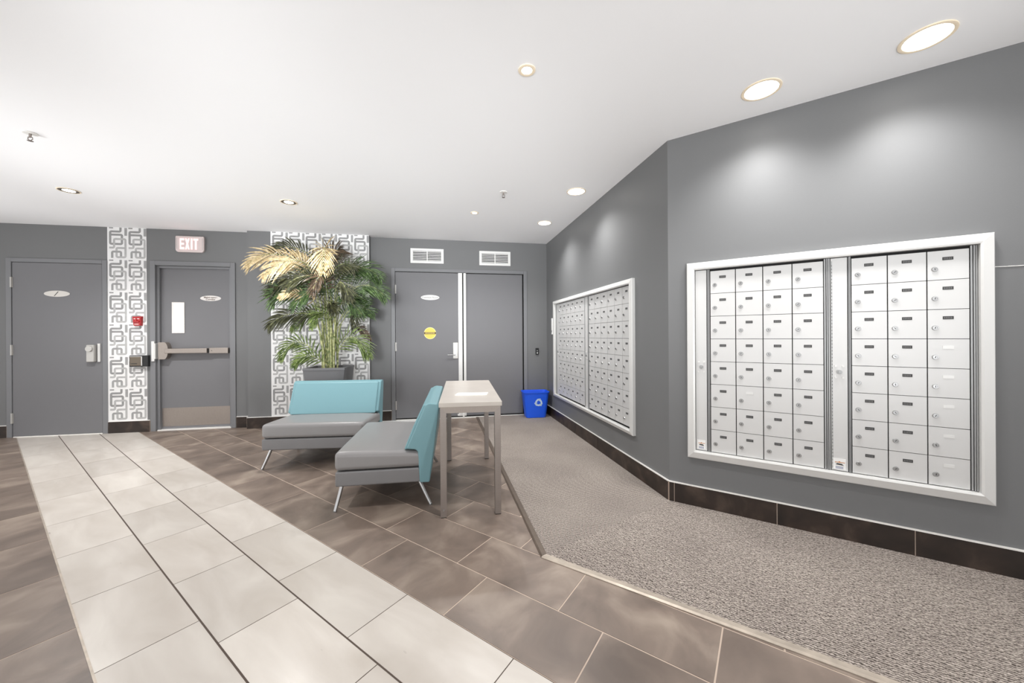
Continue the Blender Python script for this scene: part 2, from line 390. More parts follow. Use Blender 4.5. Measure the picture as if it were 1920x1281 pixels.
# rows of dark tiles, alternately offset by half a tile
for k in range(-22, 24):
    if 0 <= k <= 2: continue
    v0 = V0+k*RW
    off = 0.55 if (k-3) % 2 == 0 else 0.154
    if k == -1: off = 0.56
    for j in range(-12, 20):
        u0 = off+j*TL
        c = world2(u0+TL/2, v0+RW/2)
        if c.y > D+.5 or c.y < YB-.5 or c.x < XL-.5 or c.x > C3.x: continue
        if v0+RW <= V0+1e-6 or v0 >= V1-1e-6: add_tile(u0, v0, 'dark_tile', 0.0030, 0.0030)
for k, off in enumerate((0.184, 0.578, 0.18)):
    for j in range(-12, 20):
        u0 = off+j*TL; c = world2(u0+TL/2, V0+(k+.5)*RW)
        if c.y > D+.6 or c.y < YB-.5: continue
        add_tile(u0, V0+k*RW, 'cream_tile', 0.002, 0.0035, strip=True)
for kind, m in rest.items():
    if m.v:
        o = m.build('tile_field', kind, floor); o['kind'] = 'stuff'
# dark grout bed under the cream strip
p0 = clip(clip([world2(-9, V0), world2(12, V0), world2(12, V1), world2(-9, V1)], Vector((0, 1)), D), Vector((0, -1)), -YB)
p0 = clip(p0, Vector((-1, 0)), -XL)
mb = MB(); mb.prism([tuple(p) for p in p0], -0.0012, -0.0009)
plab(mb.build('grout_bed', 'grout_dark', floor), 'dark brown grout between cream tiles')
q0 = clip(clip([world2(-9, V0-.004), world2(12, V0-.004), world2(12, V0+.0035), world2(-9, V0+.0035)], Vector((0, 1)), D-.02), Vector((0, -1)), -YB)
mb = MB(); mb.prism([tuple(p) for p in q0], -0.002, 0.0012); plab(mb.build('edge_trim', 'edge', floor), 'thin metal trim along the cream strip')
# pale tiles at the double door
for x0 in (-0.93, -0.53):
    mb = MB(); mb.prism([(x0, D-.20), (x0+.397, D-.20), (x0+.397, D+.001), (x0, D+.001)], 0.0002, 0.006)
    plab(mb.build('threshold_tile', 'white', floor), 'white tile at the foot of the double door')

# carpets
iw = 0.036
def isect(p, d, q, e):
    t = (q-p).cross(e)/d.cross(e) if hasattr(d, 'cross') else 0
    return p+d*t
Vi = isect(V+n1*iw, e1, V+n2*iw, e2)
topP = V+e1*((D-V.y)/e1.y); topI = Vi+e1*((D-Vi.y)/e1.y)
Lend = 5.0
def local(p, o, rz): return tuple(Matrix.Rotation(-rz, 2) @ (p-o))
off2 = d2.orthogonal()*.0
mb = MB(); mb.prism([local(p, Vi, R2) for p in (Vi, B-Vector((.003, 0)), A-Vector((.012, .012)), topI-Vector((0, .012)))], 0, 0.008)
c1 = tag(mb.build('entrance_carpet', 'carpet1', None, (Vi.x, Vi.y, 0), R2), 'ribbed taupe carpet running back under the smaller mailbox bank', 'carpet')
nin = Vector((d3.y, -d3.x))*.012
mb = MB(); mb.prism([local(p, Vi, R3) for p in (Vi, Vi+e2*5.0, B+d3*4.2+nin, B-Vector((.003, 0)))], 0, 0.008)
c2 = tag(mb.build('entrance_carpet', 'carpet2', None, (Vi.x, Vi.y, 0), R3), 'looped grey taupe carpet below the larger mailbox bank, nearest the camera', 'carpet')
def edge_strip(P, Pi, Q, Qi, rz, mt, label):
    def pr(a, b):
        b = b+(a-b)*.04; c = a*.75+b*.25
        return [local(a, V, rz)+(0,), local(b, V, rz)+(0,), local(b, V, rz)+(.0095,), local(c, V, rz)+(.0095,), local(a, V, rz)+(.004,)]
    m = MB(); m.loft(pr(P, Pi), pr(Q, Qi)); tag(m.build('carpet_edge_strip', mt, None, (V.x, V.y, 0), rz), label, 'edge strip')
edge_strip(V, Vi, topP, topI, R2, 'edge_shaded', 'metal strip, coloured darker for shade, along the left edge of the far carpet')
edge_strip(V, Vi, V+e2*Lend, Vi+e2*Lend, R3, 'edge', 'metal strip, coloured lighter for light, along the front edge of the near carpet')

# ------------------------------------------------------------------ baseboards
BH = 0.143
def baseboard(name, loc, rz, segs, label):
    root = empty(name, loc, rz); struct(root, label, 'baseboard')
    for joints in segs:
        for a, c in zip(joints[:-1], joints[1:]):
            m = MB(); m.box(a+.002, c-.002, -0.011, 0, 0.0, BH-.001); m.build('tile', 'base_tile', root)
        m = MB(); m.box(joints[0], joints[-1], -0.009, 0, 0.0, BH-.002); m.build('grout', 'grout', root)
        m = MB(); m.box(joints[0], joints[-1], -0.013, 0, BH, BH+.007); plab(m.build('cap_strip', 'cap', root), 'pale metal strip on top of the tiles')
    return root
baseboard('baseboard_back', (0, D, 0), 0, [[XL, -8.2, -7.6, -7.0, -6.4, -5.8, -5.268], [-4.22, -3.765], [-2.77, -2.592], [-1.05, -0.79], [1.195, 1.499]], 'dark brown tile baseboard along the back wall')
baseboard('baseboard_projection', (0, DP, 0), 0, [[-2.603, -2.01, -1.41, -1.063]], 'dark brown tile baseboard on the wall projection behind the palm')
baseboard('baseboard_right', (A.x, A.y, 0), R2, [[0.0, 0.603, 1.226, 1.832, 2.44, L2]], 'dark brown tile baseboard on the right wall')
baseboard('baseboard_front_right', (B.x, B.y, 0), R3, [[0.0, 0.035, 0.632, 1.234, 1.836, 2.438, 3.04, 3.64, 4.24]], 'dark brown tile baseboard under the larger mailbox bank')

# ------------------------------------------------------------------ patterned wallpaper
def ribbon(m, path, wd, y0, y1, rad=0.05):
    """flat stroke with rounded corners in the x,z plane"""
    P = [Vector(p) for p in path]; pts = [P[0]]
    for i in range(1, len(P)-1):
        a = (P[i-1]-P[i]); c = (P[i+1]-P[i]); r = min(rad, a.length*.45, c.length*.45); a.normalize(); c.normalize()
        p, q = P[i]+a*r, P[i]+c*r
        for t in (0, .25, .5, .75, 1): pts.append(p*(1-t)**2+P[i]*2*t*(1-t)+q*t*t)
    pts.append(P[-1])
    Lf, Rg = [], []
    for i, p in enumerate(pts):
        d = (pts[min(i+1, len(pts)-1)]-pts[max(i-1, 0)]).normalized(); n = Vector((-d.y, d.x))*wd/2
        Lf.append(p+n); Rg.append(p-n)
    n = len(pts); vs = [(q.x, y0, q.y) for q in Lf]+[(q.x, y0, q.y) for q in Rg]
    m.add(vs, [(i, i+1, n+i+1, n+i) for i in range(n-1)])
# one motif in a 230 x 390 cell, y down
MOTIF = [('wp1', [(163, 2), (163, 52), (40, 52), (40, 202), (180, 202), (180, 90), (52, 90)], 28),
         ('wp2', [(28, 248), (86, 248), (86, 142), (222, 142), (222, 362), (115, 362), (115, 250), (210, 250)], 26),
         ('wp3', [(63, 372), (63, 295), (168, 295), (168, 352)], 27),
         ('wp3', [(226, 6), (226, 100)], 32), ('wp3', [(26, 9), (76, 9)], 18)]
def wallpaper(name, x0, x1, y, z0, z1, ncol, nrow, label):
    m = MB(); m.box(x0, x1, y-.003, y, z0, z1)
    o = m.build(name, 'wp', wall_back); plab(o, label)
    cw = (x1-x0-.006)/ncol; ch = (z1-z0)/nrow
    layers = {}
    for c in range(ncol):
        for r in range(nrow):
            for li, (mt, path, wd) in enumerate(MOTIF):
                mm = layers.setdefault(mt, MB())
                pts = [(x0+.003+cw*(c+(px-8)/232), z1-ch*(r+py/392)) for px, py in path]
                yy = y-.0034-.0002*li
                ribbon(mm, pts, wd/231*cw, yy, yy, 0.016)
    for mt, mm in layers.items():
        plab(mm.build('printed_pattern', mt, o), {'wp1': 'dark grey interlocking line pattern', 'wp2': 'light grey interlocking line pattern', 'wp3': 'mid grey hooks of the line pattern'}[mt])
wallpaper('wallpaper', -4.224, -3.797, D, 0.146, H, 2, 6, 'narrow panel of white wallpaper with grey interlocking pattern, between the two left doors')
wallpaper('wallpaper', -2.309, -1.066, DP, 0.15, H, 6, 6, 'wide panel of white wallpaper with grey interlocking pattern, behind the palm')

# ------------------------------------------------------------------ doors
def door_frame(root, x0, x1, h, fwd=0.012, w=0.053, depth=0.10):
    m = MB()
    for a, c in ((x0, x0+w), (x1-w, x1)): m.box(a, c, -fwd, depth, 0, h)
    m.box(x0+w, x1-w, -fwd, depth, h-w+.005, h)
    return m.build('door_frame', 'frame', root, bevel=0.003)
def hinges(leaf, x, zs, h=.062):
    for z in zs:
        m = MB(); m.cyl(x, -.016, .0085, z-h, z+h, 12); m.box(x-.012, x+.012, -.012, -.002, z-h, z+h)
        m.build('hinge', 'nickel', leaf)
def oval(parent, cx, cz, rx, rz, y, mt, name='sign'):
    m = MB(); m.disc(cx, cz, rx, rz, y-.003, y, 40); return m.build(name, mt, parent)
# left door
d = struct(empty('door_1', (0, D, 0)), 'plain grey flush door at the far left with a blank oval sign', 'door')
door_frame(d, -5.267, -4.224, 2.187)
m = MB(); m.box(-5.208, -4.282, -.006, .04, .012, 2.134); leaf = m.build('door_leaf', 'door', d, bevel=.002)
hinges(d, -5.211, (1.889, 1.064, .234))
s_ = oval(leaf, -4.752, 1.755, .134, .038, -.006, 'sign'); plab(s_, 'brushed metal oval sign')
m = MB(); m.plate([(-4.782, 1.728), (-4.776, 1.726), (-4.735, 1.78), (-4.741, 1.783)], -.0102, -.009); m.build('mark', 'ink_d', s_)  # dark stroke painted in for a reflection on the sign
lk = MB(); lk.box(-4.418, -4.335, -.055, -.006, .905, 1.12); lk = lk.build('door_lock', 'nickel', leaf, bevel=.01, seg=3); plab(lk, 'brushed steel lever lock box')
m = MB(); m.box(-4.322, -4.296, -.022, -.006, .905, 1.135); m.build('lock_plate', 'alu', lk, bevel=.002)
m = MB(); m.disc(-4.376, 1.07, .036, .036, -.075, -.05); m.build('knob', 'nickel', lk, bevel=.004)
m = MB(); m.box(-5.2, -4.28, -.012, .06, 0, .010); m.build('threshold', 'cap', d)
# exit door, leaf set back in its frame
d = struct(empty('door_2', (0, D, 0)), 'grey exit door with a push bar, narrow lit window and steel kick plate', 'door')
door_frame(d, -3.757, -2.776, 2.194, w=.058)
RC = .055
m = MB(); m.box(-3.697, -2.836, RC, RC+.045, .012, 2.136)
leaf = m.build('door_leaf', 'door', d, bevel=.002)
m = MB(); m.box(-3.70, -3.672, .02, RC, 0, 2.136); m.box(-2.862, -2.834, .02, RC, 0, 2.136); m.box(-3.672, -2.862, .02, RC, 2.108, 2.136)
m.build('door_stop', 'frame', d, bevel=.002)
m = MB()
for a, c, z0, z1 in ((-3.550, -3.532, 1.262, 1.668), (-3.412, -3.406, 1.262, 1.668), (-3.532, -3.412, 1.655, 1.668), (-3.532, -3.412, 1.262, 1.273)): m.box(a, c, RC-.008, RC, z0, z1)
wf = m.build('window_frame', 'sign_w', leaf)
m = MB(); m.box(-3.532, -3.412, RC-.002, RC, 1.273, 1.655); plab(m.build('pane', 'lite', wf), 'narrow glass pane, brightly lit from the corridor')
s_ = oval(leaf, -3.101, 1.724, .123, .036, RC, 'sign_w'); plab(s_, 'white oval sign with two lines of brown lettering')
text_mesh('lettering', 'Maintenance', .030, 'ink', s_, (-3.101, RC-.0036, 1.735), sx=1.05, bold=.0008)
text_mesh('lettering', 'Corridor', .030, 'ink', s_, (-3.101, RC-.0036, 1.708), sx=1.0, bold=.0008)
m = MB(); m.box(-3.668, -2.862, RC-.002, RC, .045, .285); plab(m.build('kick_plate', 'steel_h', leaf), 'brushed steel kick plate')
pb = MB()
pb.plate([(-3.664, .925), (-3.60, .925)]+[(-3.60+.045*math.sin(math.radians(a)), 1.035-.110*math.cos(math.radians(a))) for a in range(12, 180, 12)]+[(-3.60, 1.145), (-3.664, 1.145)], RC-.072, RC)
pb = pb.build('push_bar', 'steel_h', leaf); plab(pb, 'brushed steel panic push bar')
m = MB(); m.box(-3.59, -3.105, RC-.082, RC-.012, 1.0, 1.062); m.build('bar', 'steel_h', pb, bevel=.006)
m = MB(); m.box(-3.095, -2.868, RC-.062, RC, .994, 1.066); m.build('end_housing', 'steel_h', pb, bevel=.004)
m = MB(); m.box(-3.105, -3.088, RC-.064, RC, 1.0, 1.060); m.disc(-3.060, 1.03, .005, .005, RC-.0635, RC-.06, 12); m.build('joint', 'black', pb)
m = MB(); m.box(-3.735, -3.700, -.028, -.010, .90, 1.158); m.box(-3.706, -3.690, -.026, .03, .93, 1.13); plab(m.build('strike_plate', 'alu', d, bevel=.004), 'pale metal strike plate on the frame')
m = MB(); m.box(-3.69, -2.84, .0, .09, 0, .012); plab(m.build('threshold', 'cap', d), 'pale metal threshold')
# double door
d = struct(empty('door_3', (0, D, 0)), 'grey double door with pale metal meeting strips and a steel lever', 'door')
door_frame(d, -0.787, 1.190, 2.182)
m = MB(); m.box(-0.73, 0.176, -.006, .04, .03, 2.124); leaf = m.build('door_leaf', 'door', d, bevel=.002)
m = MB(); m.box(0.238, 1.122, .012, .05, .03, 2.124); leaf2 = m.build('door_leaf', 'door', d, bevel=.002)
hinges(d, -.729, (1.876, 1.054, .216))
m = MB(); m.box(.158, .216, -.014, -.002, .03, 2.128)
m.mi = 1
for z in (.3, .62, .93, 1.24, 1.55, 1.86): m.disc(.178, z, .004, .004, -.0152, -.013, 10)
plab(m.build('meeting_strip', ['alu', 'boxdark'], leaf, bevel=.0015), 'pale metal strip down the edge of the left leaf')
m = MB(); m.box(.216, .236, -.004, .01, .03, 2.128); m.build('gap', 'dark_gap', leaf2)
m = MB(); m.box(.234, .270, -.012, .014, .03, 2.128); plab(m.build('meeting_strip', 'alu', leaf2, bevel=.0015), 'pale metal strip down the edge of the right leaf')
m = MB(); m.box(1.122, 1.138, .03, .05, 0, 2.13); m.build('shadow_gap', 'dark_gap', d)
m = MB(); m.box(.078, .152, -.02, -.006, .872, 1.108); lk = m.build('door_lock', 'nickel', leaf, bevel=.005); plab(lk, 'brushed steel lever lock')
m = MB(); m.disc(.115, .93, .018, .018, -.045, -.02, 20); m.tube([(.115, -.055, .93), (.08, -.058, .93), (.045, -.056, .93), (.0, -.05, .932)], .009, 10); m.build('lever', 'chrome', lk, smooth=True)
m = MB(); m.disc(.115, 1.03, .012, .012, -.025, -.02, 20); m.build('keyhole', 'chrome', lk)
s_ = oval(leaf, -.245, 1.764, .131, .037, -.006, 'white'); plab(s_, 'white oval sign with grey lettering')
text_mesh('lettering', 'Common Room', .034, 'ink_g', s_, (-.245, -.0096, 1.763), sx=1.05, bold=.0006)
s_ = oval(leaf, -.249, 1.246, .086, .086, -.006, 'yellow2'); plab(s_, 'round yellow warning sticker with a dark band')
m = MB(); m.disc(-.249, 1.246, .078, .078, -.0096, -.009, 40); m.build('yellow_disc', 'yellow', s_)
m = MB(); m.box(-.333, -.165, -.0104, -.0096, 1.232, 1.262); m.build('band', 'olive', s_)
m = MB()
for i in range(9): m.box(-.316+i*.0152, -.306+i*.0152, -.0108, -.0104, 1.238, 1.257)
for i in range(10): m.box(-.300+i*.0095, -.2935+i*.0095, -.0108, -.0096, 1.286, 1.293)
for i in range(8): m.box(-.298+i*.0095, -.2915+i*.0095, -.0108, -.0096, 1.208, 1.214)
m.build('lettering', 'gold', s_)
m = MB(); m.box(-.73, 1.135, -.03, .06, 0, .014); plab(m.build('threshold', 'cap', d), 'pale metal threshold')
m = MB(); m.box(-.73, 1.135, -.004, .03, .014, .03); m.build('under_door_strip', 'dark_gap', d)  # dark strip filling the gap under the leaves
m = MB(); m.box(.14, .175, -.03, -.006, .035, .06); m.box(.215, .24, -.03, -.006, .02, .075); m.build('floor_bolt', 'white', d, bevel=.002)

# ------------------------------------------------------------------ things on the back wall
def vent(x0, x1, z0, z1, label):
    cx = (x0+x1)/2; t = thing('air_vent', label, 'vent', (cx, D, z0), 0, 'white air vents above the double door')
    w_ = (x1-x0)/2; h_ = z1-z0; b = .036
    m = MB(); m.box(-w_, w_, -.012, 0, 0, b); m.box(-w_, w_, -.012, 0, h_-b, h_); m.box(-w_, -w_+b, -.012, 0, b, h_-b); m.box(w_-b, w_, -.012, 0, b, h_-b)
    m.build('frame', 'white', t, bevel=.002)
    m = MB(); m.box(-w_+b, w_-b, -.002, 0, b, h_-b); m.build('backing', 'dark_gap', t)
    m = MB(); m.box(-.006, .006, -.011, -.001, b, h_-b); m.build('divider', 'white', t)
    for i in range(6):
        z = b+(h_-2*b)*(i+.62)/6
        m = MB(); m.loft([(-w_+b, -.010, z-.009), (-w_+b, -.002, z+.002), (-w_+b, -.002, z+.005), (-w_+b, -.010, z-.003)],
                         [(w_-b, -.010, z-.009), (w_-b, -.002, z+.002), (w_-b, -.002, z+.005), (w_-b, -.010, z-.003)])
        m.build('slat', 'white', t)
vent(-.518, -.049, 2.258, 2.470, 'white louvred air vent above the left leaf of the double door')
vent(.471, .939, 2.252, 2.464, 'white louvred air vent above the right leaf of the double door')
# exit sign
t = thing('exit_sign', 'lit exit sign with pale red letters above the push bar door', 'exit sign', (-3.293, D, 2.313))
pts = []
w_, h_ = .163, .208
for cx, cz, a0, r in ((w_-.035, .035, -90, .035), (w_-.012, h_-.012, 0, .012), (-w_+.012, h_-.012, 90, .012), (-w_+.035, .035, 180, .035)):
    for k in range(6): a = math.radians(a0+k*18); pts.append((cx+r*math.cos(a), cz+r*math.sin(a)))
m = MB(); m.plate(pts, -.03, 0); plab(m.build('housing', 'exit_body', t, bevel=.006, seg=3), 'pale translucent housing with rounded lower corners')
L_ = MB()
def stroke(m, *q): m.plate(q, -.033, -.029)
X0 = -.112; z0, z1 = .035, .178
for q in ([(0, z0), (.016, z0), (.016, z1), (0, z1)], [(.016, z0), (.052, z0), (.052, z0+.028), (.016, z0+.028)], [(.016, .095), (.048, .095), (.048, .119), (.016, .119)], [(.016, z1-.026), (.052, z1-.026), (.052, z1), (.016, z1)]):
    stroke(L_, *[(X0+a, b) for a, b in q])
X1 = X0+.060
stroke(L_, (X1, z0), (X1+.019, z0), (X1+.054, z1), (X1+.035, z1)); stroke(L_, (X1+.035, z0), (X1+.054, z0), (X1+.019, z1), (X1, z1))
X2 = X1+.066; stroke(L_, (X2, z0), (X2+.020, z0), (X2+.020, z1), (X2, z1))
X3 = X2+.030; stroke(L_, (X3, z1-.025), (X3+.056, z1-.025), (X3+.056, z1), (X3, z1)); stroke(L_, (X3+.018, z0), (X3+.038, z0), (X3+.038, z1-.02), (X3+.018, z1-.02))
plab(L_.build('letters', 'exit_red', t), 'glowing pale red letters EXIT')
for q in ((.146, .149, .03), (-.149, -.146, .04)):
    m = MB(); m.box(q[0], q[1], -.0315, -.028, q[2], .185); m.build('seam', 'boxdark', t)
# fire alarm pull station
t = thing('fire_alarm', 'red fire alarm pull station on the narrow wallpaper panel', 'fire alarm', (-3.884, D-.003, 1.352))
m = MB(); m.loft([(-.052, 0, .125), (.050, 0, .128), (.044, 0, .004), (-.040, 0, 0)], [(-.050, -.038, .122), (.048, -.038, .125), (.040, -.038, .008), (-.036, -.038, .006)])
body = m.build('body', 'red', t, bevel=.006, seg=3)
m = MB(); m.box(-.034, .032, -.050, -.036, .050, .066); m.box(-.008, .006, -.046, -.036, .066, .105); m.build('pull_handle', 'red', t, bevel=.003)
for q in ((.030, .090, .098), (.024, .022, .028)):
    m = MB(); m.box(-q[0], q[0], -.0392, -.0375, q[1], q[2]); plab(m.build('lettering', 'white', t), 'worn white mark on the red front')
# access reader by the exit door
t = thing('card_reader', 'black boxed card reader with a bronze face left of the exit door', 'card reader', (-3.884, D-.003, .838))
m = MB(); m.box(-.078, .128, -.045, 0, 0, .142); m.build('body', 'black', t, bevel=.006, seg=3)
m = MB(); m.box(-.066, .058, -.052, -.044, .012, .130); f_ = plab(m.build('face', 'bronze', t, bevel=.004), 'bronze metal face')
m = MB(); m.box(.058, .066, -.053, -.044, .012, .130); m.box(-.066, .066, -.0535, -.044, .126, .131); m.build('bright_edge', 'alu', t)
m = MB()
for i in range(6): m.box(-.052+i*.011, -.044+i*.011, -.0535, -.0515, .034, .044)
m.build('lettering', 'ink_d', f_)
# small black reader right of the double door
t = thing('card_reader', 'small black card reader between the double door and the corner', 'card reader', (1.343, D, .913))
m = MB(); m.box(-.025, .025, -.022, 0, 0, .100); m.build('body', 'black', t, bevel=.005, seg=3)
m = MB(); m.disc(0, .026, .010, .008, -.024, -.0215, 16); m.build('indicator_light', 'white', t)
m = MB(); m.disc(-.001, .058, .007, .009, -.024, -.0215, 16); m.build('logo', 'boxdark', t)

# ------------------------------------------------------------------ mailbox banks
RM = random.Random(3)
m = MB(); m.box(0, .1438, -.010, 0, 0, .1508)
door_me = m.mesh('mailbox_door', 'box')
def lock_mesh():
    m = MB(); n = 20
    def ring(r, y): return [(r*math.cos(2*PI*i/n), y, r*math.sin(2*PI*i/n)) for i in range(n)]
    m.rings([ring(.0125, -.010), ring(.0125, -.012), ring(.0105, -.0165), ring(.0072, -.0165), ring(.0068, -.0140)], True)
    m.mi = 1; m.box(-.0012, .0012, -.0150, -.0138, -.0052, .0052)
    return m.mesh('lock', 'chrome', 'black')
lock_me = lock_mesh()
m = MB(); m.box(-.019, .019, -.0112, -.010, -.008, .008)
m.mi = 1
for i in range(5): m.box(-.0150+i*.0062, -.0112+i*.0062, -.0116, -.0110, -.0042, .0042)
plate_me = m.mesh('number_plate', 'ink_d', 'plate_mark')
m = MB(); m.plate([(-.0195, -.008), (.0195, -.008), (.0195, .008), (-.0195, .008)], -.0114, -.010); blank_me = m.mesh('blank_plate', 'blank')
def small_lock(parent, x, z, s=1.0):
    m = MB(); m.disc(x, z, .012*s, .012*s, -.018, -.008, 20); m.disc(x, z, .007*s, .007*s, -.024, -.018, 16)
    lk = plab(m.build('panel_lock', 'boxdark', parent), 'dark round cam lock')
    for dx in (-.0165, .0165):
        for dz in (-.033, .033):
            m = MB(); m.disc(x+dx*s, z+dz*s, .0055, .0055, -.013, -.008, 12); m.build('rivet', 'alu', parent)
def sticker(parent, x0, x1, z0, z1, y=-.009):
    m = MB(); m.box(x0, x1, y-.0008, y, z0, z1); s_ = plab(m.build('sticker', 'white', parent), 'small white delivery sticker with an orange and dark print')
    w_ = x1-x0; h_ = z1-z0
    m = MB(); m.box(x0+.15*w_, x1-.08*w_, y-.0013, y-.0008, z0+.60*h_, z0+.66*h_); m.disc((x0+x1)/2, z0+.68*h_, w_*.07, h_*.05, y-.0014, y-.0008, 10); m.build('print', 'orange', s_)
    m = MB(); m.plate([(x0+.2*w_, z0+.42*h_), (x0+.85*w_, z0+.36*h_), (x0+.68*w_, z0+.52*h_), (x0+.34*w_, z0+.54*h_)], y-.0015, y-.0008); m.build('print', 'ink_d', s_)
    m = MB(); m.box(x0+.2*w_, x1-.2*w_, y-.0013, y-.0008, z0+.04*h_, z0+.28*h_); m.build('print', 'greyblue', s_)
def bank(label, loc, rz, t0, t1, z0, z1, i0, i1, j0, j1, panels, groups, channels, special, dw):
    root = thing('mailbox_bank', label, 'mailbox', loc, rz)
    F0, F1 = -.034, -.028
    # four mitred frame bars with a raised inner lip
    def bar(o0, o1, p0, p1):
        m = MB()
        def q(p, o, f): return (o[0]*(1-f)+p[0]*f, o[1]*(1-f)+p[1]*f)
        prof = [(0, 0), (0, -.026), (.06, -.030), (.82, -.040), (1.0, -.036), (1.0, .0)]
        a = [(q(p0, o0, f)[0], y, q(p0, o0, f)[1]) for f, y in prof]; b = [(q(p1, o1, f)[0], y, q(p1, o1, f)[1]) for f, y in prof]
        m.loft(a, b); return m.build('frame', 'alu', root)
    O = [(t0, z0), (t1, z0), (t1, z1), (t0, z1)]; I = [(i0, j0), (i1, j0), (i1, j1), (i0, j1)]
    for k in range(4): bar(O[k], O[(k+1) % 4], I[k], I[(k+1) % 4])
    m = MB(); m.box(i0, i1, -.0015, 0, j0, j1); m.build('recess', 'dark_gap', root)
    for a, c, big in panels:
        m = MB(); m.box(a+.002, c-.002, -.008, -.0015, j0+.004, j1-.004); p = plab(m.build('lock_panel', 'box', root, bevel=.001), 'narrow master lock panel')
        small_lock(p, (a+c)/2, .98)
        if big:
            m = MB(); m.box(a+.005, a+.009, -.0085, -.0075, j0+.01, j1-.02)
            m.build('hinge', 'boxdark', p)
            m = MB()
            for i in range(60):
                z = j0+.02+i*(j1-j0-.05)/60; m.box(a+.0055, a+.0085, -.0092, -.008, z, z+.006)
            m.build('hinge_knuckles', 'ink_d', p)
        if c-a > .05 and big is not None: sticker(p, a+.008, c-.012, j0+.012, j0+.075)
    for a, c in channels:
        m = MB(); w_ = c-a
        m.box(a+.001, a+w_*.3, -.010, -.0015, j0+.003, j1-.003); m.box(a+w_*.42, a+w_*.60, -.014, -.0015, j0+.003, j1-.003); m.box(a+w_*.72, c-.001, -.012, -.0015, j0+.003, j1-.003)
        m.build('channel', 'boxdark', root)
    ph = (1.634-.404)/8
    for gi, (xs, n, pitch) in enumerate(groups):
        for c in range(n):
            for r in range(8):
                x = xs+c*pitch; z = 1.634-(r+1)*ph
                dd = put('mailbox_door', door_me, root, (x+.0025, -.0015+RM.uniform(-.0004, .0004), z+.0012)); dd.scale = ((pitch-.005)/.1438, 1, 1)
                sx = (pitch-.005)/.1438
                lk = put('lock', lock_me, dd, (.026/sx, 0, .056)); lk.scale = (1/sx, 1, 1); lk.rotation_euler = (0, RM.uniform(-.7, .9), 0)
                key = (gi, c, r)
                if key in special: pm, nm = blank_me, 'blank_plate'
                else: pm, nm = plate_me, 'number_plate'
                pl = put(nm, pm, dd, (.072, 0, .108)); pl.scale = (1/sx, 1, 1)
    return root
bank('large silver mailbox bank with seven columns of boxes on the slanting wall', (B.x, B.y, 0), R3, .126, 1.508, .348, 1.698, .175, 1.459, .401, 1.648,
     [(.176, .248, False), (.892, .969, True)], [(.268, 4, .1485), (.983, 3, .1495)], [(.250, .266), (.863, .891), (.970, .982), (1.433, 1.458)],
     {(1, 2, 3), (1, 2, 4), (1, 2, 5), (1, 2, 6), (1, 2, 7), (0, 1, 5)}, .1438)
bank('far silver mailbox bank with twelve columns of boxes on the right wall', (A.x, A.y, 0), R2, .388, 2.570, .348, 1.685, .462, 2.532, .385, 1.640,
     [(.510, .595, None), (1.512, 1.585, None)], [(.600, 6, .1505), (1.628, 6, .149)], [(.466, .508), (1.504, 1.512), (1.588, 1.625)], set(), .1438)
# white box on the right wall, left of the far bank
t = thing('wall_box', 'slim white wall box at the left edge of the far mailbox bank', 'wall box', (A.x+d2.x*.355, A.y+d2.y*.355, 1.217), R2)
m = MB(); m.box(-.027, .027, -.035, 0, 0, .235); m.build('cover', 'white', t, bevel=.006, seg=3)
m = MB(); m.box(-.018, .018, -.037, -.034, .03, .06); m.build('label_strip', 'boxdark', t)
# pale line on the slanting wall, right of the large bank
t = MB(); t.tube([(1.509, -.002, 1.530), (1.55, -.0025, 1.528), (1.60, -.002, 1.527), (1.7, -.0025, 1.529), (1.9, -.002, 1.527), (2.2, -.002, 1.528)], .0018, 6)
t = t.build('wall_cable', 'cap', None, (B.x, B.y, 0), R3); tag(t, 'thin pale cable running right from the large mailbox bank', 'cable')

